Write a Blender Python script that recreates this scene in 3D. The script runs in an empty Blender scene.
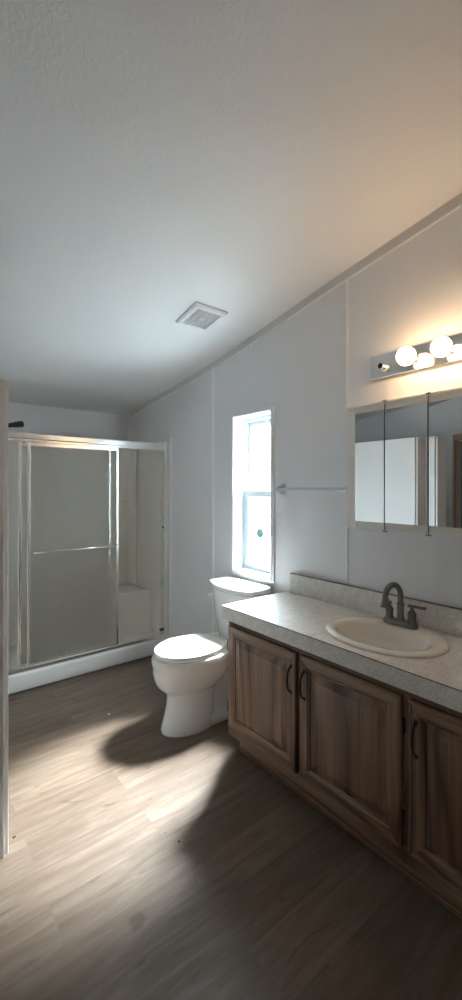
import bpy, bmesh, math, random
from mathutils import Vector, Matrix
sc = bpy.context.scene
COL = sc.collection
random.seed(7)

# ------------------------------------------------------------------ camera, light, exposure
cam_d = bpy.data.cameras.new('camera')
cam = bpy.data.objects.new('camera', cam_d); COL.objects.link(cam)
cam.location = (0, 0, 1.45)
cam.rotation_euler = (math.radians(90), 0, math.radians(-38.6))
cam_d.sensor_fit = 'VERTICAL'; cam_d.sensor_height = 24.0
cam_d.lens = 24.0 * 420 / 1000
cam_d.shift_y = -0.011
cam_d.clip_start = 0.02
sc.camera = cam

SKY_STRENGTH = 62.0
SUN_STRENGTH = 205.0
BULB_STRENGTH = 11.5
sc.view_settings.view_transform = 'Standard'
sc.view_settings.look = 'None'
sc.view_settings.gamma = 1
sc.view_settings.use_curve_mapping = False
sc.view_settings.exposure = 1.15

w = bpy.data.worlds.new('overcast_sky'); sc.world = w; w.use_nodes = True
nt = w.node_tree; nt.nodes.clear()
wo = nt.nodes.new('ShaderNodeOutputWorld'); wb = nt.nodes.new('ShaderNodeBackground')
tc = nt.nodes.new('ShaderNodeTexCoord'); sp = nt.nodes.new('ShaderNodeSeparateXYZ')
rp = nt.nodes.new('ShaderNodeValToRGB')
rp.color_ramp.elements[0].position = 0.50; rp.color_ramp.elements[0].color = (.06, .075, .09, 1)
rp.color_ramp.elements[1].position = 0.85; rp.color_ramp.elements[1].color = (.80, .93, 1, 1)
mr = nt.nodes.new('ShaderNodeMapRange')
mr.inputs['From Min'].default_value = -1; mr.inputs['From Max'].default_value = 1
nt.links.new(tc.outputs['Generated'], sp.inputs[0]); nt.links.new(sp.outputs['Z'], mr.inputs['Value'])
nt.links.new(mr.outputs['Result'], rp.inputs['Fac']); nt.links.new(rp.outputs['Color'], wb.inputs['Color'])
wb.inputs['Strength'].default_value = SKY_STRENGTH
nt.links.new(wb.outputs[0], wo.inputs[0])

sd = bpy.data.lights.new('hazy_sun', 'SUN'); sd.energy = SUN_STRENGTH; sd.angle = math.radians(29); sd.color = (.90, .96, 1)
so = bpy.data.objects.new('hazy_sun', sd); COL.objects.link(so)
so.rotation_euler = Vector((-.66, -.14, -1.0)).to_track_quat('-Z', 'Y').to_euler()

def portal(name, loc, rot, sx, sy):
    d = bpy.data.lights.new(name, 'AREA'); d.shape = 'RECTANGLE'; d.size = sx; d.size_y = sy
    d.cycles.is_portal = True
    o = bpy.data.objects.new(name, d); COL.objects.link(o); o.location = loc; o.rotation_euler = rot
    return o
D = 1.93                                   # inner face of the right wall
WY0, WY1, WZ0, WZ1 = 1.985, 2.368, 0.868, 1.965      # window opening
portal('window_portal', (D + .125, (WY0 + WY1) / 2, (WZ0 + WZ1) / 2), (0, math.radians(90), 0), WZ1 - WZ0, WY1 - WY0)

sc.cycles.max_bounces = 14; sc.cycles.diffuse_bounces = 8; sc.cycles.glossy_bounces = 6
sc.cycles.transmission_bounces = 10; sc.cycles.transparent_max_bounces = 12
sc.cycles.caustics_reflective = True; sc.cycles.caustics_refractive = True
sc.cycles.sample_clamp_indirect = 8
sc.cycles.use_denoising = True

# ------------------------------------------------------------------ materials
def mat(name, col=(.8, .8, .8), rough=.5, metal=0, **kw):
    m = bpy.data.materials.new(name); m.use_nodes = True
    b = m.node_tree.nodes['Principled BSDF']
    b.inputs['Base Color'].default_value = (*col, 1)
    b.inputs['Roughness'].default_value = rough
    b.inputs['Metallic'].default_value = metal
    for k, v in kw.items():
        b.inputs[k.replace('_', ' ')].default_value = v
    return m
def nodes(m):
    t = m.node_tree
    return t, t.nodes['Principled BSDF'], t.nodes.new, t.links.new
def coords(m, scale=(1, 1, 1), rot=(0, 0, 0), loc=(0, 0, 0)):
    t, b, N, L = nodes(m)
    c = N('ShaderNodeTexCoord'); mp = N('ShaderNodeMapping')
    mp.inputs['Scale'].default_value = scale; mp.inputs['Rotation'].default_value = rot; mp.inputs['Location'].default_value = loc
    L(c.outputs['Object'], mp.inputs['Vector'])
    return mp.outputs['Vector']
def noise(m, vec, scale, detail=4, rough=.55, dist=0):
    t, b, N, L = nodes(m)
    n = N('ShaderNodeTexNoise'); n.inputs['Scale'].default_value = scale; n.inputs['Detail'].default_value = detail
    n.inputs['Roughness'].default_value = rough; n.inputs['Distortion'].default_value = dist
    L(vec, n.inputs['Vector']); return n.outputs['Fac']
def ramp(m, fac, stops, interp='LINEAR'):
    t, b, N, L = nodes(m)
    r = N('ShaderNodeValToRGB'); r.color_ramp.interpolation = interp
    while len(r.color_ramp.elements) < len(stops): r.color_ramp.elements.new(.5)
    for e, (p, c) in zip(r.color_ramp.elements, stops):
        e.position = p; e.color = (*c, 1) if len(c) == 3 else c
    L(fac, r.inputs['Fac']); return r.outputs['Color']
def mixc(m, a, bb, fac, mode='MIX'):
    t, b, N, L = nodes(m)
    x = N('ShaderNodeMix'); x.data_type = 'RGBA'; x.blend_type = mode
    if isinstance(fac, float): x.inputs['Factor'].default_value = fac
    else: L(fac, x.inputs['Factor'])
    for i, v in ((6, a), (7, bb)):
        if isinstance(v, tuple): x.inputs[i].default_value = (*v, 1)
        else: L(v, x.inputs[i])
    return x.outputs[2]
def bump(m, h, strength, dist=.002):
    t, b, N, L = nodes(m)
    n = N('ShaderNodeBump'); n.inputs['Strength'].default_value = strength; n.inputs['Distance'].default_value = dist
    L(h, n.inputs['Height']); L(n.outputs['Normal'], b.inputs['Normal'])
def setcol(m, c):
    t, b, N, L = nodes(m); L(c, b.inputs['Base Color'])

M = {}
M['wall'] = m = mat('wall_panel_white', (.80, .80, .815), .45)
bump(m, noise(m, coords(m), 90, 3), .12, .001)
M['ceil'] = m = mat('ceiling_textured_white', (.86, .86, .86), .6)
bump(m, noise(m, coords(m), 75, 6, .7), .7, .004)
M['trim'] = mat('trim_white', (.80, .80, .81), .35)
M['crown'] = mat('crown_strip_grey_white', (.70, .69, .68), .4)
M['batten'] = mat('batten_white', (.93, .92, .90), .35)
M['part'] = mat('partition_white', (.80, .78, .76), .4)
M['vinyl'] = mat('window_vinyl_dimmed', (.48, .52, .55), .3)  # white vinyl coloured greyer, standing in for less light on frame and sashes
M['gasket'] = mat('gasket_grey', (.12, .13, .14), .5)
M['porc'] = mat('porcelain_white', (.84, .84, .83), .12, Specular_IOR_Level=.6)
M['seat'] = mat('toilet_seat_plastic', (.86, .87, .87), .2)
M['chrome'] = mat('chrome', (.85, .85, .86), .12, 1)
M['satin'] = mat('satin_chrome', (.55, .58, .61), .3, 1)
M['alu'] = mat('bright_aluminium', (.92, .91, .89), .26, 1)
M['dark'] = mat('black_rubber', (.02, .02, .02), .5)
M['black'] = mat('black_shower_head', (.025, .025, .028), .35)
M['fiber'] = mat('fibreglass_bone', (.84, .81, .75), .22)
M['curb'] = mat('fibreglass_white', (.80, .79, .77), .25)
M['nickel'] = mat('dark_brushed_nickel', (.20, .19, .175), .33, 1)
M['bronze'] = mat('antique_bronze', (.07, .055, .045), .38, 1)
M['mirror'] = mat('mirror_silver', (.86, .88, .88), .0, 1)
M['cabw'] = mat('cabinet_cream', (.82, .78, .73), .4)
M['sink'] = mat('sink_bone', (.80, .76, .70), .15)
M['gap'] = mat('dark_gap_wood', (.02, .014, .01), .8)
M['hole'] = mat('grille_shadow', (.03, .03, .03), .9)
M['plate'] = mat('chrome_light_plate', (.80, .77, .75), .10, 1)

# emission bulb
m = bpy.data.materials.new('bulb_glow'); m.use_nodes = True
b_ = m.node_tree.nodes['Principled BSDF']
b_.inputs['Base Color'].default_value = (.9, .88, .82, 1)
b_.inputs['Emission Color'].default_value = (1, .66, .36, 1); b_.inputs['Emission Strength'].default_value = BULB_STRENGTH
M['bulb'] = m

# clear thin glass
def thin_glass(name, tint, refl=.06):
    m = bpy.data.materials.new(name); m.use_nodes = True; t = m.node_tree; t.nodes.clear()
    o = t.nodes.new('ShaderNodeOutputMaterial'); mx = t.nodes.new('ShaderNodeMixShader')
    tr = t.nodes.new('ShaderNodeBsdfTransparent'); gl = t.nodes.new('ShaderNodeBsdfGlossy')
    tr.inputs['Color'].default_value = (*tint, 1); gl.inputs['Roughness'].default_value = .02
    mx.inputs[0].default_value = refl
    t.links.new(tr.outputs[0], mx.inputs[1]); t.links.new(gl.outputs[0], mx.inputs[2])
    t.links.new(mx.outputs[0], o.inputs[0]); return m
M['glass'] = thin_glass('window_glass', (.97, .99, .99))
m = bpy.data.materials.new('insect_screen'); m.use_nodes = True; t = m.node_tree; t.nodes.clear()
o_ = t.nodes.new('ShaderNodeOutputMaterial'); mx = t.nodes.new('ShaderNodeMixShader'); mx.inputs[0].default_value = .45
tr = t.nodes.new('ShaderNodeBsdfTransparent'); df = t.nodes.new('ShaderNodeBsdfDiffuse'); df.inputs['Color'].default_value = (.25, .27, .28, 1)
t.links.new(tr.outputs[0], mx.inputs[1]); t.links.new(df.outputs[0], mx.inputs[2]); t.links.new(mx.outputs[0], o_.inputs[0])
M['screen'] = m

# pebbled obscure glass of the shower doors
M['rain'] = m = mat('obscure_glass', (.90, .89, .87), .28, 0, Transmission_Weight=1.0, IOR=1.3)
v = coords(m); bump(m, noise(m, v, 60, 3, .6, .4), 1.0, .006)

# oak
def oak(name, scale, seedloc):
    m = mat(name, (.3, .15, .08), .45)
    t, b, N, L = nodes(m)
    low = noise(m, coords(m, tuple(q * (3.6 if q > .5 else 1.0) for q in scale), (0, 0, 0), seedloc), 1.0, 1.5, .45, .15)
    mu = N('ShaderNodeMath'); mu.operation = 'MULTIPLY'; L(low, mu.inputs[0]); mu.inputs[1].default_value = 20
    pp = N('ShaderNodeMath'); pp.operation = 'PINGPONG'; L(mu.outputs[0], pp.inputs[0]); pp.inputs[1].default_value = 1
    fine = noise(m, coords(m, tuple(q * (110 if q > .5 else 9) for q in scale)), 1.0, 4, .65)
    med = noise(m, coords(m, tuple(q * (22 if q > .5 else 2.5) for q in scale)), 1.0, 3, .6)
    c1 = ramp(m, pp.outputs[0], [(.0, (.058, .025, .013)), (.30, (.148, .078, .043)), (1, (.240, .138, .080))])
    c2 = ramp(m, fine, [(.36, (.52, .50, .49)), (.54, (1, 1, 1))])
    c3 = mixc(m, c1, c2, .7, 'MULTIPLY')
    c4 = mixc(m, c3, ramp(m, med, [(.3, (.72, .70, .68)), (.7, (1.18, 1.16, 1.14))]), .8, 'MULTIPLY')
    setcol(m, c4); bump(m, fine, .2, .0008)
    return m
M['oak_v'] = oak('oak_vertical_grain', (1, 1, .35), (0.3, -.2, -.4))
M['oak_h'] = oak('oak_horizontal_grain', (1, .35, 1), (0.1, .5, .2))

# laminate counter
M['lam'] = m = mat('speckled_laminate', (.5, .47, .43), .38)
v = coords(m)
c = ramp(m, noise(m, v, 170, 4, .75), [(.33, (.48, .455, .425)), (.5, (.72, .69, .65)), (.68, (.83, .80, .76))])
c = mixc(m, c, ramp(m, noise(m, v, 22, 4, .6), [(.35, (.88, .87, .85)), (.65, (1.06, 1.05, 1.03))]), .8, 'MULTIPLY')
setcol(m, c)

# plank floor
M['floor'] = m = mat('vinyl_plank_floor', (.25, .2, .17), .5, Specular_IOR_Level=.3)
t, b, N, L = nodes(m)
v = coords(m, (1, 1, 1), (0, 0, 0), (.35, .08, 0))
br = N('ShaderNodeTexBrick'); br.offset = .37; br.inputs['Scale'].default_value = 1
br.inputs['Brick Width'].default_value = 1.22; br.inputs['Row Height'].default_value = .18
br.inputs['Mortar Size'].default_value = .0008; br.inputs['Mortar Smooth'].default_value = .1; br.inputs['Bias'].default_value = 0
br.inputs['Color1'].default_value = (0, 0, 0, 1); br.inputs['Color2'].default_value = (1, 1, 1, 1); br.inputs['Mortar'].default_value = (.5, .5, .5, 1)
L(v, br.inputs['Vector'])
# each plank shifts the grain lookup
vm = N('ShaderNodeVectorMath'); vm.operation = 'MULTIPLY_ADD'
L(br.outputs['Color'], vm.inputs[0]); vm.inputs[1].default_value = (3.1, 7.7, 0); L(v, vm.inputs[2])
mpg = N('ShaderNodeMapping'); mpg.inputs['Scale'].default_value = (1.3, 11, 1); L(vm.outputs[0], mpg.inputs['Vector'])
g1 = noise(m, mpg.outputs[0], 2.2, 6, .62, .6)
mpf = N('ShaderNodeMapping'); mpf.inputs['Scale'].default_value = (4, 90, 1); L(vm.outputs[0], mpf.inputs['Vector'])
g2 = noise(m, mpf.outputs[0], 2.5, 4, .6)
mpk = N('ShaderNodeMapping'); mpk.inputs['Scale'].default_value = (2.2, 8, 1); L(vm.outputs[0], mpk.inputs['Vector'])
g3 = noise(m, mpk.outputs[0], 1.6, 3, .5, 1.2)
c = ramp(m, g1, [(.25, (.085, .056, .040)), (.5, (.125, .090, .066)), (.75, (.175, .134, .102))])
c = mixc(m, c, ramp(m, g2, [(.35, (.80, .79, .78)), (.6, (1.05, 1.05, 1.05))]), .55, 'MULTIPLY')
c = mixc(m, c, ramp(m, br.outputs['Color'], [(0, (.80, .79, .78)), (1, (1.12, 1.12, 1.12))]), .9, 'MULTIPLY')
c = mixc(m, c, ramp(m, g3, [(.64, (1, 1, 1)), (.74, (.50, .43, .38))]), .8, 'MULTIPLY')
c = mixc(m, c, (.10, .078, .06), br.outputs['Fac'])
setcol(m, c)
bump(m, g2, .08, .001)

# ------------------------------------------------------------------ mesh helpers
def B(): return bmesh.new()
def box(bm, x0, x1, y0, y1, z0, z1, bev=0, seg=2):
    mtx = Matrix.Translation(((x0 + x1) / 2, (y0 + y1) / 2, (z0 + z1) / 2)) @ Matrix.Diagonal((abs(x1 - x0), abs(y1 - y0), abs(z1 - z0), 1))
    r = bmesh.ops.create_cube(bm, size=1, matrix=mtx)
    if bev:
        es = list({e for v in r['verts'] for e in v.link_edges})
        bmesh.ops.bevel(bm, geom=es, offset=bev, segments=seg, profile=.5, affect='EDGES')
    return bm
def loft(bm, rings, cap0=True, cap1=True, closed=True):
    vs = [[bm.verts.new(p) for p in r] for r in rings]
    n = len(vs[0])
    for a, b in zip(vs, vs[1:]):
        for i in range(n if closed else n - 1):
            j = (i + 1) % n
            bm.faces.new((a[i], a[j], b[j], b[i]))
    if cap0: bm.faces.new(list(reversed(vs[0])))
    if cap1: bm.faces.new(vs[-1])
    return vs
def frame_axes(d):
    d = Vector(d).normalized()
    a = Vector((0, 0, 1)) if abs(d.z) < .9 else Vector((1, 0, 0))
    u = d.cross(a).normalized(); v = d.cross(u).normalized()
    return u, v
def tube(bm, pts, r, seg=12):
    pts = [Vector(p) for p in pts]; n = len(pts)
    rs = r if isinstance(r, (list, tuple)) else [r] * n
    rings = []; u = None
    for i, p in enumerate(pts):
        d = (pts[min(i + 1, n - 1)] - pts[max(i - 1, 0)]).normalized()
        if u is None: u, v = frame_axes(d)
        else:
            u = (u - d * u.dot(d)).normalized(); v = d.cross(u).normalized()
        rings.append([p + (u * math.cos(2 * math.pi * k / seg) + v * math.sin(2 * math.pi * k / seg)) * rs[i] for k in range(seg)])
    loft(bm, rings)
    return bm
def lathe(bm, org, axis, prof, seg=24):
    """prof: (radius, distance along axis)"""
    org = Vector(org); axis = Vector(axis).normalized(); u, v = frame_axes(axis)
    rings = [[org + axis * h + (u * math.cos(2 * math.pi * k / seg) + v * math.sin(2 * math.pi * k / seg)) * max(r, 1e-4) for k in range(seg)] for r, h in prof]
    loft(bm, rings); return bm
def prism(bm, pts, axis, a, b):
    """pts: 2-D outline in the two other axes (x,y,z order)"""
    def P(p, t):
        q = list(p); q.insert(axis, t); return q
    loft(bm, [[P(p, a) for p in pts], [P(p, b) for p in pts]]); return bm
def recalc(bm): bmesh.ops.recalc_face_normals(bm, faces=bm.faces)
def obj(name, bm, material, parent=None, smooth=False, bevel=0, subsurf=0):
    recalc(bm)
    me = bpy.data.meshes.new(name); bm.to_mesh(me); bm.free()
    o = bpy.data.objects.new(name, me); COL.objects.link(o)
    for q in (material if isinstance(material, (list, tuple)) else [material]): me.materials.append(q)
    if parent is not None:
        o.parent = parent
        o.matrix_parent_inverse = parent['_m'] if False else Matrix.Translation(-Vector(BASE.get(parent.name, (0, 0, 0))))
    if smooth:
        for p in me.polygons: p.use_smooth = True
        if smooth != 'all':
            try: me.set_sharp_from_angle(angle=math.radians(smooth if not isinstance(smooth, bool) else 40))
            except Exception: pass
    if bevel:
        md = o.modifiers.new('edge', 'BEVEL'); md.width = bevel; md.segments = 2; md.limit_method = 'ANGLE'
    if subsurf:
        md = o.modifiers.new('smooth', 'SUBSURF'); md.levels = subsurf; md.render_levels = subsurf
    return o
BASE = {}
def thing(name, label, cat, loc, group=None):
    o = bpy.data.objects.new(name, None); COL.objects.link(o); o.location = loc
    BASE[o.name] = loc; o['label'] = label; o['category'] = cat
    o.empty_display_size = .1
    if group: o['group'] = group
    return o
def tag(o, label, cat, group=None):
    o['label'] = label; o['category'] = cat
    if group: o['group'] = group
    return o
def struct(o, label=None):
    o['kind'] = 'structure'
    if label: o['label'] = label
    return o

# ------------------------------------------------------------------ room
XL, YN, YF = -0.95, -1.25, 4.17
CE = [(-1.4, 3.03), (0.0, 2.835), (0.79, 2.742), (1.50, 2.632), (2.05, 2.532), (2.62, 2.430), (3.2, 2.362), (3.75, 2.306), (4.4, 2.185)]
def ceil_z(y):
    for (a, za), (b, zb) in zip(CE, CE[1:]):
        if a <= y <= b: return za + (zb - za) * (y - a) / (b - a)
bm = B(); box(bm, XL - .1, D + .1, YN - .1, YF + .1, -.06, 0)
struct(obj('floor', bm, M['floor']), 'grey brown wood plank vinyl floor')
bm = B()
prism(bm, CE + [(y, z + .1) for y, z in reversed(CE)], 0, XL - .1, D + .1)
struct(obj('ceiling', bm, M['ceil'], smooth=20), 'white textured ceiling sloping down to the shower')
bm = B(); T = .14
box(bm, D, D + T, YN - .1, WY0, 0, 3.08); box(bm, D, D + T, WY1, YF + .1, 0, 2.6)
box(bm, D, D + T, WY0, WY1, 0, WZ0); box(bm, D, D + T, WY0, WY1, WZ1, 2.9)
struct(obj('wall_right', bm, M['wall']))
bm = B(); box(bm, XL, D, YF, YF + .1, 0, 2.3); struct(obj('wall_far', bm, M['wall']))
DY0, DY1, DZ = 1.70, 2.46, 1.98
bm = B(); box(bm, XL - .1, XL, YN - .1, DY0, 0, 3.05); box(bm, XL - .1, XL, DY1, YF + .1, 0, 2.6); box(bm, XL - .1, XL, DY0, DY1, DZ, 2.7)
struct(obj('wall_left', bm, M['wall']))
bm = B(); box(bm, XL, D, YN - .1, YN, 0, 3.08); struct(obj('wall_near', bm, M['wall']))
# hall room beyond the left doorway
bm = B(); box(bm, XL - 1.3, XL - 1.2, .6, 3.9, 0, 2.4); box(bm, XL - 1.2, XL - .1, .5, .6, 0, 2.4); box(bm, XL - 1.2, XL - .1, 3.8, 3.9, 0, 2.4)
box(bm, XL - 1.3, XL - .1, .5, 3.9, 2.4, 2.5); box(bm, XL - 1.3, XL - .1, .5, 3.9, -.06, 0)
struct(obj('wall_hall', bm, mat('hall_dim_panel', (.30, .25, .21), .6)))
bm = B()
box(bm, XL, XL + .018, DY0 - .07, DY0, 0, DZ + .07, .003); box(bm, XL, XL + .018, DY1, DY1 + .03, 0, DZ + .07, .003); box(bm, XL, XL + .018, DY0, DY1, DZ, DZ + .07, .003)
struct(obj('door_1', bm, mat('warm_wood_casing', (.55, .36, .24), .45)), 'warm wood casing of the doorway behind the partition')

# half-height partition + the shower's own left wall
PX0, PX1, PY0, PH = .225, .330, 1.832, 1.872
bm = B(); box(bm, PX0, .351, 1.860, 3.27, 0, PH + .010, .003); pw = struct(obj('wall_partition', bm, M['part']), 'white head-high partition wall at the left edge')
bm = B(); box(bm, PX0 - .01, .333, 1.846, 1.8605, 0, PH + .004, .002); struct(obj('trim_5', bm, M['part']))
bm = B(); box(bm, .20, .365, 3.27, YF, 0, 2.42); struct(obj('wall_shower', bm, M['wall']))

# battens and crown strip on the right wall
def batten(n, y, z0, z1, wdt=.018):
    bm = B(); box(bm, D - .007, D, y - wdt / 2, y + wdt / 2, z0, z1, .0015)
    struct(obj('trim_%d' % n, bm, M['batten']))
batten(1, 1.398, 1.87, ceil_z(1.398) - .05, .012); batten(2, 2.636, 0, ceil_z(2.636) - .03, .02)
batten(3, 3.278, 0, 1.91, .03)
batten(6, 1.398, .94, 1.25, .012)
bm = B()
ys = [YN] + [y for y, z in CE if YN < y < 4.1] + [4.1]
lo = [(y, ceil_z(y) - .056) for y in ys]; hi = [(y, ceil_z(y) + .01) for y in reversed(ys)]
prism(bm, lo + hi, 0, D - .006, D)
struct(obj('trim_4', bm, M['crown']))
bm = B()
prism(bm, [(y, ceil_z(y) - .060) for y in ys] + [(y, ceil_z(y) - .052) for y in reversed(ys)], 0, D - .011, D - .004)
struct(obj('trim_7', bm, M['batten']))

# ------------------------------------------------------------------ window
win = bpy.data.objects.new('window_1', None); COL.objects.link(win); win.location = (D, 2.176, WZ0); BASE['window_1'] = (D, 2.176, WZ0)
struct(win, 'narrow white single-hung window above the toilet tank')
def ring(bm, x0, x1, y0, y1, z0, z1, wl, wr=None, wt=None, wbm=None, bev=.002):
    wr = wl if wr is None else wr; wt = wl if wt is None else wt; wbm = wl if wbm is None else wbm
    box(bm, x0, x1, y0, y0 + wr, z0, z1, bev); box(bm, x0, x1, y1 - wl, y1, z0, z1, bev)
    box(bm, x0, x1, y0 + wr, y1 - wl, z1 - wt, z1, bev); box(bm, x0, x1, y0 + wr, y1 - wl, z0, z0 + wbm, bev)
bm = B(); ring(bm, D - .014, D + .002, WY0 - .028, WY1 + .028, WZ0 - .028, WZ1 + .028, .030, bev=.004)
ring(bm, D - .020, D - .010, WY0 - .012, WY1 + .012, WZ0 - .012, WZ1 + .012, .008, bev=.002)
obj('casing', bm, M['trim'], win)
bm = B(); ring(bm, D - .002, D + .085, WY0 - .001, WY1 + .001, WZ0 - .001, WZ1 + .001, .006)
obj('jamb_liner', bm, M['trim'], win)
fx0, fx1 = D + .070, D + .128
bm = B(); ring(bm, fx0, fx1, WY0, WY1, WZ0, WZ1, .026, wbm=.03)
ring(bm, fx0 - .008, fx0, WY0 + .004, WY1 - .004, WZ0 + .004, WZ1 - .004, .010)
obj('frame', bm, M['vinyl'], win)
iy0, iy1, iz0, iz1 = WY0 + .026, WY1 - .026, WZ0 + .03, WZ1 - .026
zm = 1.440
bm = B(); ring(bm, fx0 + .004, fx0 + .030, iy0, iy1, iz0, zm, .034, wt=.04, wbm=.04)
ls = obj('lower_sash', bm, M['vinyl'], win)
bm = B(); ring(bm, fx0 + .014, fx0 + .022, iy0 + .032, iy1 - .032, iz0 + .038, zm - .038, .007); obj('gasket', bm, M['gasket'], ls)
bm = B(); box(bm, fx0 + .017, fx0 + .020, iy0 + .035, iy1 - .035, iz0 + .041, zm - .041); obj('pane', bm, M['glass'], ls)
bm = B(); lathe(bm, (fx0 + .0165, 2.196, 1.135), (-1, 0, 0), [(.0, 0), (.034, 0), (.034, .0006), (0, .0006)], 28)
st = obj('sticker', bm, mat('green_sticker', (.10, .24, .21), .5), ls); st['label'] = 'round dark green sticker on the lower pane'
bm = B(); ring(bm, fx0 + .034, fx0 + .055, iy0, iy1, zm - .03, iz1, .022, wt=.03, wbm=.03)
ring(bm, fx0 + .044, fx0 + .060, iy0 + .020, iy1 - .020, zm - .012, iz1 - .022, .014)
us = obj('upper_sash', bm, M['vinyl'], win)
bm = B(); box(bm, fx0 + .048, fx0 + .051, iy0 + .032, iy1 - .032, zm, iz1 - .034); obj('pane', bm, M['glass'], us)
bm = B(); box(bm, fx1 - .004, fx1 - .003, iy0, iy1, iz0, zm); obj('insect_screen', bm, M['screen'], win)
bm = B(); box(bm, D + .3, D + 14, -8, 12, -.5, -.4); struct(obj('ground', bm, mat('pale_yard', (.42, .44, .44), .9)), 'pale ground outside the window')

# ------------------------------------------------------------------ ceiling vent
vx, vy, hs = 1.477, 2.142, .117
vt = thing('ceiling_vent', 'square white louvred exhaust fan cover on the sloping ceiling', 'vent', (vx, vy, ceil_z(vy)))
sl = math.atan2(ceil_z(vy + .12) - ceil_z(vy - .12), .24)
Rv = Matrix.Translation((vx, vy, ceil_z(vy))) @ Matrix.Rotation(sl, 4, 'X')
bm = B()
prof = [(hs, .003), (hs, -.010), (hs - .012, -.020), (.088, -.020), (.084, -.012)]
loft(bm, [[(sx * r, sy * r, h) for sx, sy in ((-1, -1), (1, -1), (1, 1), (-1, 1))] for r, h in prof], cap0=True, cap1=False)
bmesh.ops.transform(bm, matrix=Rv, verts=bm.verts); obj('cover_frame', bm, M['trim'], vt)
bm = B()
n = 12
for k in range(n + 1):
    a = -.084 + .168 * k / n
    box(bm, a - .0018, a + .0018, -.085, .085, -.019, -.014); box(bm, -.085, .085, a - .0018, a + .0018, -.0192, -.0142)
box(bm, -.013, .013, -.013, .013, -.021, -.013)
bmesh.ops.transform(bm, matrix=Rv, verts=bm.verts); obj('grille', bm, M['trim'], vt)
bm = B(); box(bm, -.085, .085, -.085, .085, -.008, -.006); bmesh.ops.transform(bm, matrix=Rv, verts=bm.verts); obj('fan_opening_shade', bm, M['hole'], vt)  # near-black sheet paints in the shade behind the grille bars

# ------------------------------------------------------------------ shower
YS = 3.32
SX0, SX1, SY1 = .368, D - .012, 4.02
stall = thing('shower_stall', 'bone white shower stall behind two pebbled glass sliding doors in aluminium frames', 'shower', ((SX0 + SX1) / 2, 3.7, 0))
def arc(cx, cy, r, a0, a1, n=8): return [(cx + r * math.cos(math.radians(a0 + (a1 - a0) * i / n)), cy + r * math.sin(math.radians(a0 + (a1 - a0) * i / n))) for i in range(n + 1)]
bm = B()
r = .07; t_ = .015
inner = [(SX1 - t_, YS + .06)] + arc(SX1 - t_ - r, SY1 - t_ - r, r, 0, 90) + arc(SX0 + t_ + r, SY1 - t_ - r, r, 90, 180) + [(SX0 + t_, YS + .06)]
outer = [(SX0, YS + .06), (SX0, SY1), (SX1, SY1), (SX1, YS + .06)]
prism(bm, inner + outer, 2, .10, 1.87)
# lower wainscot step along the back and a bead in the right corner
box(bm, SX0 + t_, SX1 - t_ - .10, SY1 - t_ - .03, SY1 - t_, .3, 1.335, .006)
tube(bm, [(SX1 - t_ - .012, SY1 - t_ - .085, .3), (SX1 - t_ - .012, SY1 - t_ - .085, 1.865)], .022, 14)
obj('surround', bm, M['fiber'], stall, smooth=35)
bm = B(); box(bm, SX0, SX1, YS - .02, SY1, 0.002, .10); obj('pan', bm, M['fiber'], stall)
def bench(x0, x1, flip):
    bm = B(); y0, y1 = 3.60, SY1 - t_
    R = .13
    if not flip: out = [(x1, y0)] + [(x1, y1), (x0, y1)] + arc(x0 + R, y0 + R, R, 180, 270)
    else: out = [(x0, y0)] + arc(x1 - R, y0 + R, R, 270, 360) + [(x1, y1), (x0, y1)]
    cxm = sum(p[0] for p in out) / len(out); cym = sum(p[1] for p in out) / len(out)
    def sc_(p, s): return (cxm + (p[0] - cxm) * s, cym + (p[1] - cym) * s)
    rings = []
    for z, s in ((.10, 1.0), (.43, .985), (.455, .985), (.475, .97), (.490, .93), (.496, .86), (.497, .5)):
        rings.append([(*sc_(p, s), z) for p in out])
    loft(bm, rings); return obj('bench', bm, M['fiber'], stall, smooth=35)
bench(1.52, SX1 - t_, False); bench(SX0 + t_, .70, True)
bm = B(); box(bm, SX0, D - .004, YS - .042, YS + .075, .002, .128, .012, 3)
obj('curb', bm, M['curb'], stall, smooth=35)
bm = B(); box(bm, D - .040, D - .003, YS - .018, YS + .09, .10, 1.875, .005); obj('front_flange', bm, M['curb'], stall)
bm = B(); box(bm, SX0, SX0 + .03, YS - .018, YS + .09, .10, 1.875, .005); obj('front_flange', bm, M['curb'], stall)

enc = stall
HX0, HX1 = SX0 + .03, D - .040
bm = B(); box(bm, HX0, HX1, YS - .022, YS + .055, 1.792, 1.812, .004); box(bm, HX0, HX1, YS - .026, YS + .055, 1.810, 1.858, .010, 3)
obj('header', bm, M['alu'], enc)
bm = B(); box(bm, HX0, HX1, YS - .020, YS + .055, .129, .141, .003); box(bm, HX0, HX1, YS - .022, YS - .014, .129, .158, .002)
obj('sill_track', bm, M['alu'], enc)
for x0 in (HX0, HX1 - .018):
    bm = B(); box(bm, x0, x0 + .018, YS - .015, YS + .055, .142, 1.79, .002); obj('side_channel', bm, M['alu'], enc)
bm = B(); box(bm, HX1 - .050, HX1 - .018, YS - .010, YS + .012, .185, .203, .003); obj('bumper', bm, M['dark'], enc)
bm = B(); box(bm, HX1 - .028, HX1 - .018, YS - .012, YS, 1.10, 1.115, .002); obj('bumper', bm, M['dark'], enc)

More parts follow.
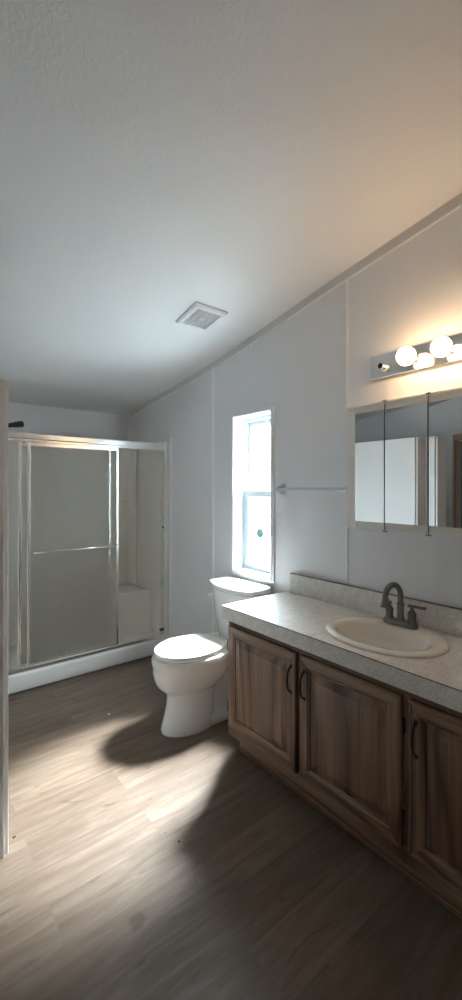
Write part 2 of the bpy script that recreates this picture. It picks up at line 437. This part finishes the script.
def sliding(x0, x1, yc, label, bar):
    z0, z1 = .148, 1.795
    bm = B(); box(bm, x0 + .018, x1 - .018, yc - .0025, yc + .0025, z0 + .024, z1 - .028); t = obj('sliding_door', bm, M['rain'], stall); t['label'] = label
    for xa in (x0, x1 - .020):
        bm = B(); box(bm, xa, xa + .020, yc - .011, yc + .011, z0, z1, .003); obj('stile', bm, M['alu'], t)
    bm = B(); box(bm, x0 + .02, x1 - .02, yc - .011, yc + .011, z1 - .030, z1, .002); obj('top_rail', bm, M['alu'], t)
    bm = B(); box(bm, x0 + .02, x1 - .02, yc - .011, yc + .011, z0, z0 + .026, .002); obj('bottom_rail', bm, M['alu'], t)
    if bar:
        bm = B(); yb = yc - .05
        tube(bm, [(x0 + .045, yc - .008, .985), (x0 + .045, yb + .012, .985), (x0 + .057, yb, .985), (x1 - .022, yb, .985), (x1 - .010, yb + .012, .985), (x1 - .010, yc - .008, .985)], .0085, 12)
        obj('towel_rail', bm, M['chrome'], t, smooth='all')
    return t
sliding(.748, 1.448, YS, 'front sliding shower door of pebbled glass carrying the chrome towel rail', True)
sliding(.694, 1.394, YS + .032, 'rear sliding shower door of pebbled glass behind the one with the towel rail', False)

bm = B(); lathe(bm, (.62, 3.7, 1.938), (.97, 0, .20), [(0, 0), (.014, 0), (.016, .05), (.018, .10), (.024, .15), (.026, .18), (.020, .19), (0, .19)], 20)
shd = obj('shower_head', bm, M['black'], stall, smooth=35); shd['label'] = 'black shower head above the header'
bm = B(); lathe(bm, (.366, 3.7, 1.95), (1, 0, 0), [(.0, 0), (.028, 0), (.026, .006), (.012, .012), (0, .012)], 20); obj('escutcheon', bm, M['black'], shd, smooth=35)
bm = B(); tube(bm, [(.370, 3.7, 1.95), (.45, 3.7, 1.965), (.54, 3.7, 1.960), (.62, 3.7, 1.938)], .009, 12); obj('shower_arm', bm, M['black'], shd, smooth='all')

# ------------------------------------------------------------------ toilet
TY = 2.190
toi = thing('toilet', 'white two-piece toilet with closed lid under the narrow window', 'toilet', (1.55, TY, 0))
def egg(xf, xb, hw, z, n=40, pw=2.0, back=None):
    """ring: front tip xf, back xb, half width hw; back<1 squares the rear off"""
    xm = xf + (xb - xf) * .55
    pts = []
    for i in range(n):
        a = 2 * math.pi * i / n
        c, s = math.cos(a), math.sin(a)
        e = 2 / pw if c < 0 else 2 / (back or pw)
        cc = math.copysign(abs(c) ** e, c); ss = math.copysign(abs(s) ** (2 / pw if c < 0 else e), s)
        pts.append((xm + (cc * (xm - xf) if c < 0 else cc * (xb - xm)), TY + hw * ss, z))
    return pts
bm = B()
XS = -.035; ZS = 1.13
def E(xf, xb, hw, z): return egg(xf + XS, xb, hw, z * ZS)
rings = [E(1.268, 1.60, .122, .001), E(1.265, 1.60, .126, .012), E(1.280, 1.60, .115, .06), E(1.300, 1.60, .104, .13), E(1.304, 1.61, .103, .185), E(1.296, 1.61, .110, .204),
         E(1.268, 1.63, .133, .224), E(1.242, 1.66, .154, .248), E(1.227, 1.69, .169, .277), E(1.219, 1.71, .179, .318), E(1.216, 1.72, .184, .357),
         E(1.211, 1.725, .188, .362), E(1.209, 1.73, .190, .384), E(1.213, 1.73, .187, .396), E(1.25, 1.70, .15, .398)]
loft(bm, rings)
# rear trapway body, deck and floor flange
def rr(x0, x1, hw, z, R=.04, n=6):
    o = []
    for (cx, cy, a) in ((x1 - R, hw - R, 0), (x0 + R, hw - R, 90), (x0 + R, -hw + R, 180), (x1 - R, -hw + R, 270)):
        for i in range(n + 1):
            q = math.radians(a + 90 * i / n); o.append((cx + R * math.cos(q), TY + cy + R * math.sin(q), z))
    return o
loft(bm, [rr(1.36, 1.80, .108, .001), rr(1.36, 1.80, .108, .045), rr(1.42, 1.79, .082, .075), rr(1.42, 1.80, .074, .15), rr(1.43, 1.82, .080, .26), rr(1.45, 1.86, .115, .355), rr(1.50, 1.885, .150, .42), rr(1.52, 1.89, .155, .445), rr(1.53, 1.88, .148, .450)])
obj('bowl', bm, M['porc'], toi, smooth=50)
for s in (-1, 1):
    bm = B(); lathe(bm, (1.66, TY + s * .092, .044), (0, 0, 1), [(0, 0), (.014, 0), (.014, .012), (.009, .02), (0, .022)], 16)
    obj('bolt_cap', bm, M['seat'], toi, smooth=40)
def lidring(z, g):
    out = []
    n = 44
    xf, xb, hw, hb = 1.232 + XS - g, 1.640 + g * .5, .178 + g, .108 + g
    z += .051; xm = 1.42
    for i in range(n + 1):
        a = math.radians(-90 - 180 * i / n)   # from right side round the front to the left side
        out.append((xm + (xm - xf) * math.cos(a), TY + hw * math.sin(a) * 1.0, z))
    out.append((xm + .08, TY + hw * .955, z)); out.append((xm + .15, TY + hw * .83, z)); out.append((xb - .01, TY + hb, z)); out.append((xb, TY + hb - .015, z))
    out.append((xb, TY - hb + .015, z)); out.append((xb - .01, TY - hb, z)); out.append((xm + .15, TY - hw * .83, z)); out.append((xm + .08, TY - hw * .955, z))
    return out
bm = B(); loft(bm, [lidring(.400, -.010), lidring(.403, -.002), lidring(.413, -.001), lidring(.416, -.006)]); obj('seat', bm, M['seat'], toi, smooth=40)
bm = B(); loft(bm, [lidring(.4185, -.006), lidring(.4215, -.001), lidring(.430, 0), lidring(.436, -.006), lidring(.4385, -.025), lidring(.4395, -.08)]); obj('lid', bm, M['seat'], toi, smooth=40)
for s in (-1, 1):
    bm = B(); box(bm, 1.645, 1.700, TY + s * .085 - .022, TY + s * .085 + .022, .445, .486, .008, 3); h = obj('hinge', bm, M['seat'], toi, smooth=40)
    bm = B(); lathe(bm, (1.688, TY + s * .108, .471), (0, s, 0), [(0, 0), (.012, 0), (.012, .008), (.008, .013), (0, .013)], 16); obj('hinge_cap', bm, M['chrome'], h, smooth=40)
# tank
def tankring(xf, xb, hw, z, bow):
    o = []
    n = 14
    for i in range(n + 1):
        u = -1 + 2 * i / n
        o.append((xf + bow * abs(u) ** 2.4, TY - .004 + hw * u, z))
    o.append((xb - .012, TY - .004 + hw, z)); o.append((xb, TY - .004 + hw - .012, z)); o.append((xb, TY - .004 - hw + .012, z)); o.append((xb - .012, TY - .004 - hw, z))
    return o
bm = B(); loft(bm, [tankring(1.735, 1.895, .150, .451, .025), tankring(1.722, 1.900, .165, .468, .035), tankring(1.702, 1.905, .195, .60, .05), tankring(1.690, 1.905, .212, .765, .055), tankring(1.690, 1.905, .212, .775, .055)])
obj('tank', bm, M['porc'], toi, smooth=40)
bm = B(); loft(bm, [tankring(1.680, 1.912, .218, .774, .06), tankring(1.672, 1.915, .226, .780, .062), tankring(1.670, 1.915, .228, .806, .062), tankring(1.676, 1.912, .222, .814, .062), tankring(1.70, 1.905, .20, .817, .06)])
obj('tank_lid', bm, M['porc'], toi, smooth=40)
bm = B(); lathe(bm, (1.722, TY + .178, .715), (-1, 0, 0), [(0, 0), (.014, 0), (.014, .006), (.010, .010), (.010, .016), (.012, .018), (.011, .026), (0, .028)], 18)
tube(bm, [(1.698, TY + .178, .715), (1.694, TY + .15, .712), (1.690, TY + .125, .708)], [.007, .006, .007], 10)
obj('flush_lever', bm, M['chrome'], toi, smooth=40)

# ------------------------------------------------------------------ vanity
FX = 1.432                                   # face frame front
VY0, VY1 = .10, 1.812
ZF0, ZF1 = .105, .738
van = thing('vanity_cabinet', 'dark oak vanity base cabinet with three raised panel doors', 'vanity cabinet', (1.66, (VY0 + VY1) / 2, 0))
bm = B()
box(bm, FX + .018, D - .004, VY0, VY0 + .016, ZF0, ZF1); box(bm, FX + .018, D - .004, VY1 - .016, VY1, ZF0, ZF1)
box(bm, D - .012, D - .004, VY0 + .016, VY1 - .016, ZF0, ZF1); box(bm, FX + .018, D - .012, VY0 + .016, VY1 - .016, ZF0, ZF0 + .016)
obj('carcass', bm, M['oak_v'], van)
DOORS = [(1.302, 1.806, 1, -1), (.796, 1.280, -1, 1), (.262, .770, -1, 1)]   # y0, y1, side of handle
for ya, yb in ((VY1 - .045, VY1), (1.262, 1.322), (.750, .816), (VY0, .30)):
    bm = B(); box(bm, FX, FX + .018, ya, yb, ZF0 + .062, ZF1 - .05); obj('face_stile', bm, M['oak_v'], van)
bm = B(); box(bm, FX, FX + .018, VY0, VY1, ZF1 - .05, ZF1); obj('face_rail', bm, M['oak_h'], van)
bm = B(); box(bm, FX - .002, FX + .018, VY0, VY1, ZF0, ZF0 + .062, .002)
obj('face_rail', bm, M['oak_h'], van)
# recessed toe board with a ragged lower edge
bm = B()
pts = [(VY1 - .03, .098), (VY1 - .03, .012)]
y = VY1 - .03; k = 0
while y > VY0 + .05:
    y -= .035; k += 1
    pts.append((y, .012 + .010 * abs(math.sin(k * 1.1)) + .004 * random.random()))
pts += [(VY0, .012), (VY0, .098)]
prism(bm, pts, 0, FX + .050, FX + .058); box(bm, FX + .058, FX + .075, VY0, VY1 - .03, .0, .104)
obj('toe_board', bm, M['oak_h'], van)
bm = B(); prism(bm, [(.606, .105), (.600, .105), (.585, .02), (.590, .02)], 0, FX + .002, FX + .004)
ls_ = obj('loose_strip', bm, M['oak_h'], van); ls_['label'] = 'loose splinter of edging hanging below the cabinet'

def cab_door(y0, y1, hs):
    z0, z1 = .160, .708
    x0, x1 = FX - .020, FX - .001                 # front, back
    fr = .058
    bm = B()
    # solid door with a routed groove and raised centre: stepped front face
    def rect(ins, x): return [(x, y0 + ins, z0 + ins), (x, y1 - ins, z0 + ins), (x, y1 - ins, z1 - ins), (x, y0 + ins, z1 - ins)]
    loft(bm, [rect(0, x1), rect(0, x0 + .006), rect(.003, x0 + .002), rect(.008, x0), rect(fr - .014, x0), rect(fr - .008, x0 + .004), rect(fr, x0 + .0055), rect(fr + .002, x0 + .010)], cap0=True, cap1=False)
    d = obj('door', bm, [M['oak_v'], M['oak_h']], van)
    me = d.data
    for p in me.polygons:                       # rails run sideways
        c = p.center
        if abs(p.normal.x) > .3 and (c.z < z0 + fr or c.z > z1 - fr) and y0 + fr * .6 < c.y < y1 - fr * .6 and len(p.vertices) == 4 and p.area < .04:
            p.material_index = 1
    bm = B(); i0 = fr + .002
    loft(bm, [rect(i0, x0 + .014), rect(i0, x0 + .010), rect(i0 + .006, x0 + .0085), rect(i0 + .030, x0 + .002), rect(i0 + .033, x0 + .001)])
    obj('raised_panel', bm, M['oak_v'], d)
    # arched pull
    yh = (y0 + .028) if hs > 0 else (y1 - .028)
    zc = .580
    bm = B()
    P = [(x0 + .001, zc + .056), (x0 - .010, zc + .054), (x0 - .022, zc + .036), (x0 - .027, zc + .012), (x0 - .027, zc - .012), (x0 - .022, zc - .036), (x0 - .010, zc - .054), (x0 + .001, zc - .056)]
    tube(bm, [(a, yh, b) for a, b in P], [.0055, .0045, .0045, .0065, .0065, .0045, .0045, .0055], 10)
    for s in (-1, 1):
        lathe(bm, (x0 + .0005, yh, zc + s * .060), (-1, 0, 0), [(0, 0), (.009, 0), (.008, .003), (.004, .005), (0, .005)], 14)
    obj('handle', bm, M['bronze'], d, smooth='all')
    ye = y1 if hs > 0 else y0
    for zz in (.27, .60):
        bm = B(); s = 1 if hs > 0 else -1
        box(bm, x0 + .003, x1 + .001, ye, ye + s * .006, zz - .026, zz + .026, .001); tube(bm, [(x0 + .004, ye + s * .004, zz - .03), (x0 + .004, ye + s * .004, zz + .03)], .004, 8)
        obj('hinge', bm, M['bronze'], d)
cab_door(1.302, 1.798, 1)
cab_door(.796, 1.280, -1)
cab_door(.262, .768, -1)

CZ = .810; CX0 = 1.404; CY1 = 1.838
ctr = thing('countertop', 'speckled grey beige laminate vanity countertop with low backsplash', 'countertop', (1.66, .96, ZF1))
SXc, SYc, SA, SB = 1.664, 1.018, .218, .266      # sink centre, half extents in x and y
bm = B()
# slab with an oval cut-out
n = 48
ov = [(SXc + (SA - .02) * math.cos(2 * math.pi * i / n), SYc + (SB - .02) * math.sin(2 * math.pi * i / n)) for i in range(n)]
def border(i):
    a = 2 * math.pi * i / n; c, s = math.cos(a), math.sin(a)
    tx = ((D - .004 - SXc) if c > 0 else (SXc - CX0)) / max(abs(c), 1e-6); ty = ((CY1 - SYc) if s > 0 else (SYc - VY0 + .02)) / max(abs(s), 1e-6)
    tt = min(tx, ty); return (SXc + c * tt, SYc + s * tt)
bo = [border(i) for i in range(n)]
corners = [(CX0, CY1), (D - .004, CY1), (D - .004, VY0 - .02), (CX0, VY0 - .02)]
for cx, cy in corners:
    j = min(range(n), key=lambda i: (bo[i][0] - cx) ** 2 + (bo[i][1] - cy) ** 2); bo[j] = (cx, cy)
zt, zb = CZ, ZF1 + .001
loft(bm, [[(*p, zb) for p in ov], [(*p, zt) for p in ov], [(*p, zt) for p in bo], [(*p, zb) for p in bo], [(*p, zb) for p in ov]], cap0=False, cap1=False)
bmesh.ops.remove_doubles(bm, verts=bm.verts, dist=1e-5)
obj('slab', bm, M['lam'], ctr)
bm = B(); box(bm, CX0 - .0012, CX0, VY0 - .02, CY1, CZ - .0035, CZ - .0005); box(bm, CX0, D - .004, CY1 - .0002, CY1 + .0012, CZ - .0035, CZ - .0005)
obj('edge_seam', bm, mat('seam_brown', (.10, .085, .07), .6), ctr)
bm = B(); box(bm, D - .028, D - .003, VY0 - .02, CY1 - .035, CZ, CZ + .118, .003)
obj('backsplash', bm, M['lam'], ctr)
bm = B(); box(bm, D - .0285, D - .003, VY0 - .02, CY1 - .035, CZ + .1178, CZ + .1195, .0004)
obj('backsplash_edge', bm, mat('seam_tan', (.22, .18, .15), .6), ctr)

snk = thing('sink', 'oval bone coloured drop-in basin set in the speckled countertop', 'sink', (SXc, SYc, CZ))
bm = B()
def ell(a, b, z, dx=0, n=56): return [(SXc + dx + a * math.cos(2 * math.pi * i / n), SYc + b * math.sin(2 * math.pi * i / n), z) for i in range(n)]
IA, IB = .146, .203
loft(bm, [ell(SA - .002, SB - .002, CZ + .0005), ell(SA, SB, CZ + .004), ell(SA - .004, SB - .004, CZ + .012), ell(SA - .016, SB - .016, CZ + .017),
          ell(IA + .018, IB + .018, CZ + .016, -.022), ell(IA + .006, IB + .006, CZ + .012, -.022), ell(IA - .004, IB - .004, CZ - .002, -.022), ell(IA - .014, IB - .016, CZ - .05, -.022), ell(IA - .035, IB - .045, CZ - .10, -.018), ell(.06, .085, CZ - .132, -.010), ell(.022, .022, CZ - .142), ell(.022, .022, CZ - .150),
          ell(.075, .10, CZ - .142, -.010), ell(IA - .025, IB - .035, CZ - .108, -.018), ell(IA - .004, IB - .006, CZ - .05, -.022), ell(IA + .006, IB + .006, CZ - .004, -.022), ell(SA - .022, SB - .022, CZ - .002)], cap0=False, cap1=False)
obj('basin', bm, M['sink'], snk, smooth='all')
bm = B(); lathe(bm, (SXc, SYc, CZ - .147), (0, 0, 1), [(0, 0), (.0215, 0), (.0215, .006), (.016, .008), (.014, .005), (0, .006)], 24); obj('drain', bm, M['nickel'], snk, smooth=40)

# faucet
fx, fy, fz = 1.812, 1.022, CZ + .0165
fau = thing('faucet', 'dark brushed nickel gooseneck faucet with two lever handles behind the sink', 'faucet', (fx, fy, fz))
bm = B()
def stad(hx, hy, z):
    o = []
    for i in range(17): a = math.radians(0 + 180 * i / 16); o.append((fx + hx * math.cos(a), fy + (hy - hx) + hx * math.sin(a), z))
    for i in range(17): a = math.radians(180 + 180 * i / 16); o.append((fx + hx * math.cos(a), fy - (hy - hx) + hx * math.sin(a), z))
    return o
loft(bm, [stad(.027, .082, fz), stad(.028, .083, fz + .004), stad(.026, .081, fz + .016), stad(.022, .077, fz + .022), stad(.019, .074, fz + .024)]); obj('base_plate', bm, M['nickel'], fau, smooth=40)
bm = B()
lathe(bm, (fx, fy, fz + .020), (0, 0, 1), [(0, 0), (.019, 0), (.017, .012), (.0145, .03), (.0145, .068), (.017, .072), (.017, .078), (.0125, .083), (0, .083)], 20)
gp = [(fx, fz + .10), (fx, fz + .118)]
for i in range(13):
    a = math.radians(180 * i / 12); gp.append((fx - .056 + .056 * math.cos(a), fz + .132 + .058 * math.sin(a)))
gp += [(fx - .115, fz + .112), (fx - .120, fz + .096)]
tube(bm, [(a, fy + .10 * (fx - a), b) for a, b in gp], [.0125] * 13 + [.0125, .0125, .0145, .0165], 14)
obj('spout', bm, M['nickel'], fau, smooth='all')
for s in (-1, 1):
    bm = B(); hy = fy + s * .055
    lathe(bm, (fx, hy, fz + .018), (0, 0, 1), [(0, 0), (.021, 0), (.020, .006), (.017, .014), (.0165, .034), (.019, .040), (.018, .048), (.012, .056), (.008, .062), (.008, .070), (.012, .074), (.010, .080), (0, .082)], 20)
    h = obj('handle', bm, M['nickel'], fau, smooth=45)
    bm = B()
    if s > 0: tube(bm, [(fx - .003, hy + .002, fz + .094), (fx + .02, hy + .018, fz + .096), (fx + .032, hy + .032, fz + .096)], [.006, .0055, .007], 10)
    else: tube(bm, [(fx - .008, hy + .016, fz + .098), (fx, hy - .006, fz + .097), (fx + .010, hy - .034, fz + .095), (fx + .016, hy - .056, fz + .094)], [.006, .0065, .006, .0075], 10)
    obj('lever', bm, M['nickel'], h, smooth='all')

# ------------------------------------------------------------------ towel bar
tb = thing('towel_bar', 'clear towel bar on silver brackets between window and mirror cabinet', 'towel bar', (D, 1.63, 1.45))
for yy in (1.882, 1.364):
    bm = B(); box(bm, D - .006, D + .0002, yy - .020, yy + .020, 1.416, 1.484, .002)
    loft(bm, [[(D - .005, yy - .018, 1.426), (D - .005, yy + .018, 1.426), (D - .005, yy + .018, 1.476), (D - .005, yy - .018, 1.476)],
              [(D - .062, yy - .010, 1.440), (D - .062, yy + .010, 1.440), (D - .062, yy + .010, 1.462), (D - .062, yy - .010, 1.462)]])
    obj('bracket', bm, M['satin'], tb, bevel=.003)
bm = B(); tube(bm, [(D - .050, 1.873, 1.451), (D - .050, 1.372, 1.451)], .0075, 14)
obj('rod', bm, mat('pale_acrylic', (.60, .66, .72), .15), tb, smooth='all')

# ------------------------------------------------------------------ mirror cabinet
MX = D - .070
MY1, MZ0, MZ1 = 1.344, 1.247, 1.875
PW = .2125
MY0 = MY1 - .010 - 3 * PW - .026
mc = thing('mirror_cabinet', 'cream three-door mirrored medicine cabinet below the bulb light bar', 'medicine cabinet', (D, (MY0 + MY1) / 2, MZ0))
bm = B(); box(bm, MX + .004, D - .001, MY0, MY1, MZ0, MZ1, .003)
obj('body', bm, M['cabw'], mc)
bm = B(); ring(bm, MX - .010, MX + .004, MY0, MY1, MZ0, MZ1, .054, .024, wt=.050, wbm=.044, bev=.003)
box(bm, MX - .016, MX + .002, MY0, MY1, MZ1 - .012, MZ1 + .002, .002)
obj('front_frame', bm, M['cabw'], mc)
y = MY1 - .010
for k, tilt in enumerate((1.0, 1.6, 3.9)):
    bm = B(); ya, yb = y - PW + .0015, y - (.046 if k == 0 else .0015)
    box(bm, -.005, 0, -(yb - ya), 0, MZ0 + .040, MZ1 - .042)
    Rm = Matrix.Translation((MX - .012, yb, 0)) @ Matrix.Rotation(math.radians(-tilt), 4, 'Z')
    bmesh.ops.transform(bm, matrix=Rm, verts=bm.verts)
    d = obj('mirror_door', bm, M['mirror'], mc)
    bm = B(); wv_ = yb - ya
    box(bm, -.0065, -.001, -wv_ - .001, -wv_ + .004, MZ0 + .040, MZ1 - .042)
    bmesh.ops.transform(bm, matrix=Rm, verts=bm.verts); obj('edge_strip', bm, M['alu'], d)
    if k:
        bm = B()
        for zz in (MZ0 - .002, MZ1 + .001): box(bm, MX - .020, MX - .008, y - .010, y + .010, zz - .0025, zz + .0025, .001)
        box(bm, MX - .0175, MX - .013, y - .0015, y + .0015, MZ0 + .004, MZ1 - .002)
        obj('pivot_hinge', bm, M['nickel'], d)
    y -= PW

# ------------------------------------------------------------------ light bar
LY1 = 1.240; LZ0, LZ1 = 2.008, 2.124; sp_ = .1585
vl = thing('vanity_light', 'chrome strip light with round bulbs and one empty socket above the mirror', 'light fixture', (D, 1.0, LZ0))
bm = B(); box(bm, D - .024, D - .001, LY1 - 4 * sp_, LY1, LZ0, LZ1, .004); obj('back_plate', bm, M['plate'], vl)
for k in range(4):
    yy = LY1 - sp_ * (k + .5); zz = (LZ0 + LZ1) / 2 - .008
    bm = B(); lathe(bm, (D - .023, yy, zz), (-1, 0, 0), [(0, 0), (.024, 0), (.022, .008), (.0175, .012), (.0175, .036), (.0165, .038), (.0135, .038), (.0135, .012), (0, .012)], 22)
    s = obj('socket', bm, M['alu'], vl, smooth=40)
    if k == 0:
        bm = B(); lathe(bm, (D - .036, yy, zz), (-1, 0, 0), [(0, 0), (.0133, 0), (.0133, .003), (.005, .003), (.005, .006), (0, .006)], 16); obj('contact', bm, M['bronze'], s)
        continue
    bm = B(); R_ = .0425; cx = .038 + .014 + R_
    prof = [(0, .014), (.0125, .014), (.0130, .034), (.0155, .042)]
    a0 = math.asin(.0155 / R_) 
    for i in range(15):
        a = a0 + (math.pi - a0) * i / 14; prof.append((R_ * math.sin(a), .042 + R_ * math.cos(a0) - R_ * math.cos(a)))
    lathe(bm, (D - .023, yy, zz), (-1, 0, 0), prof, 28)
    bb = obj('bulb', bm, M['bulb'], s, smooth='all'); bb['label'] = 'lit round frosted globe bulb'

# ------------------------------------------------------------------ crumbs on the floor
for (x, y, r, c, lab) in ((1.071, 2.60, .006, (.75, .75, .72), 'white crumb lying on the floor left of the toilet'),
                          (.385, 1.927, .006, (.04, .03, .025), 'dark crumb on the floor by the partition end'),
                          (1.439, 1.79, .006, (.04, .03, .025), 'dark crumb on the floor by the vanity corner'),
                          (.909, 1.482, .005, (.03, .025, .02), 'dark crumb on the open floor before the vanity')):
    bm = B(); bmesh.ops.create_icosphere(bm, subdivisions=2, radius=r, matrix=Matrix.Translation((x, y, r * .55)) @ Matrix.Diagonal((1.2, .8, .6, 1)))
    for v_ in bm.verts: v_.co += Vector((random.uniform(-1, 1), random.uniform(-1, 1), 0)) * r * .15
    tag(obj('floor_crumb', bm, mat('crumb', c, .8)), lab, 'crumb')
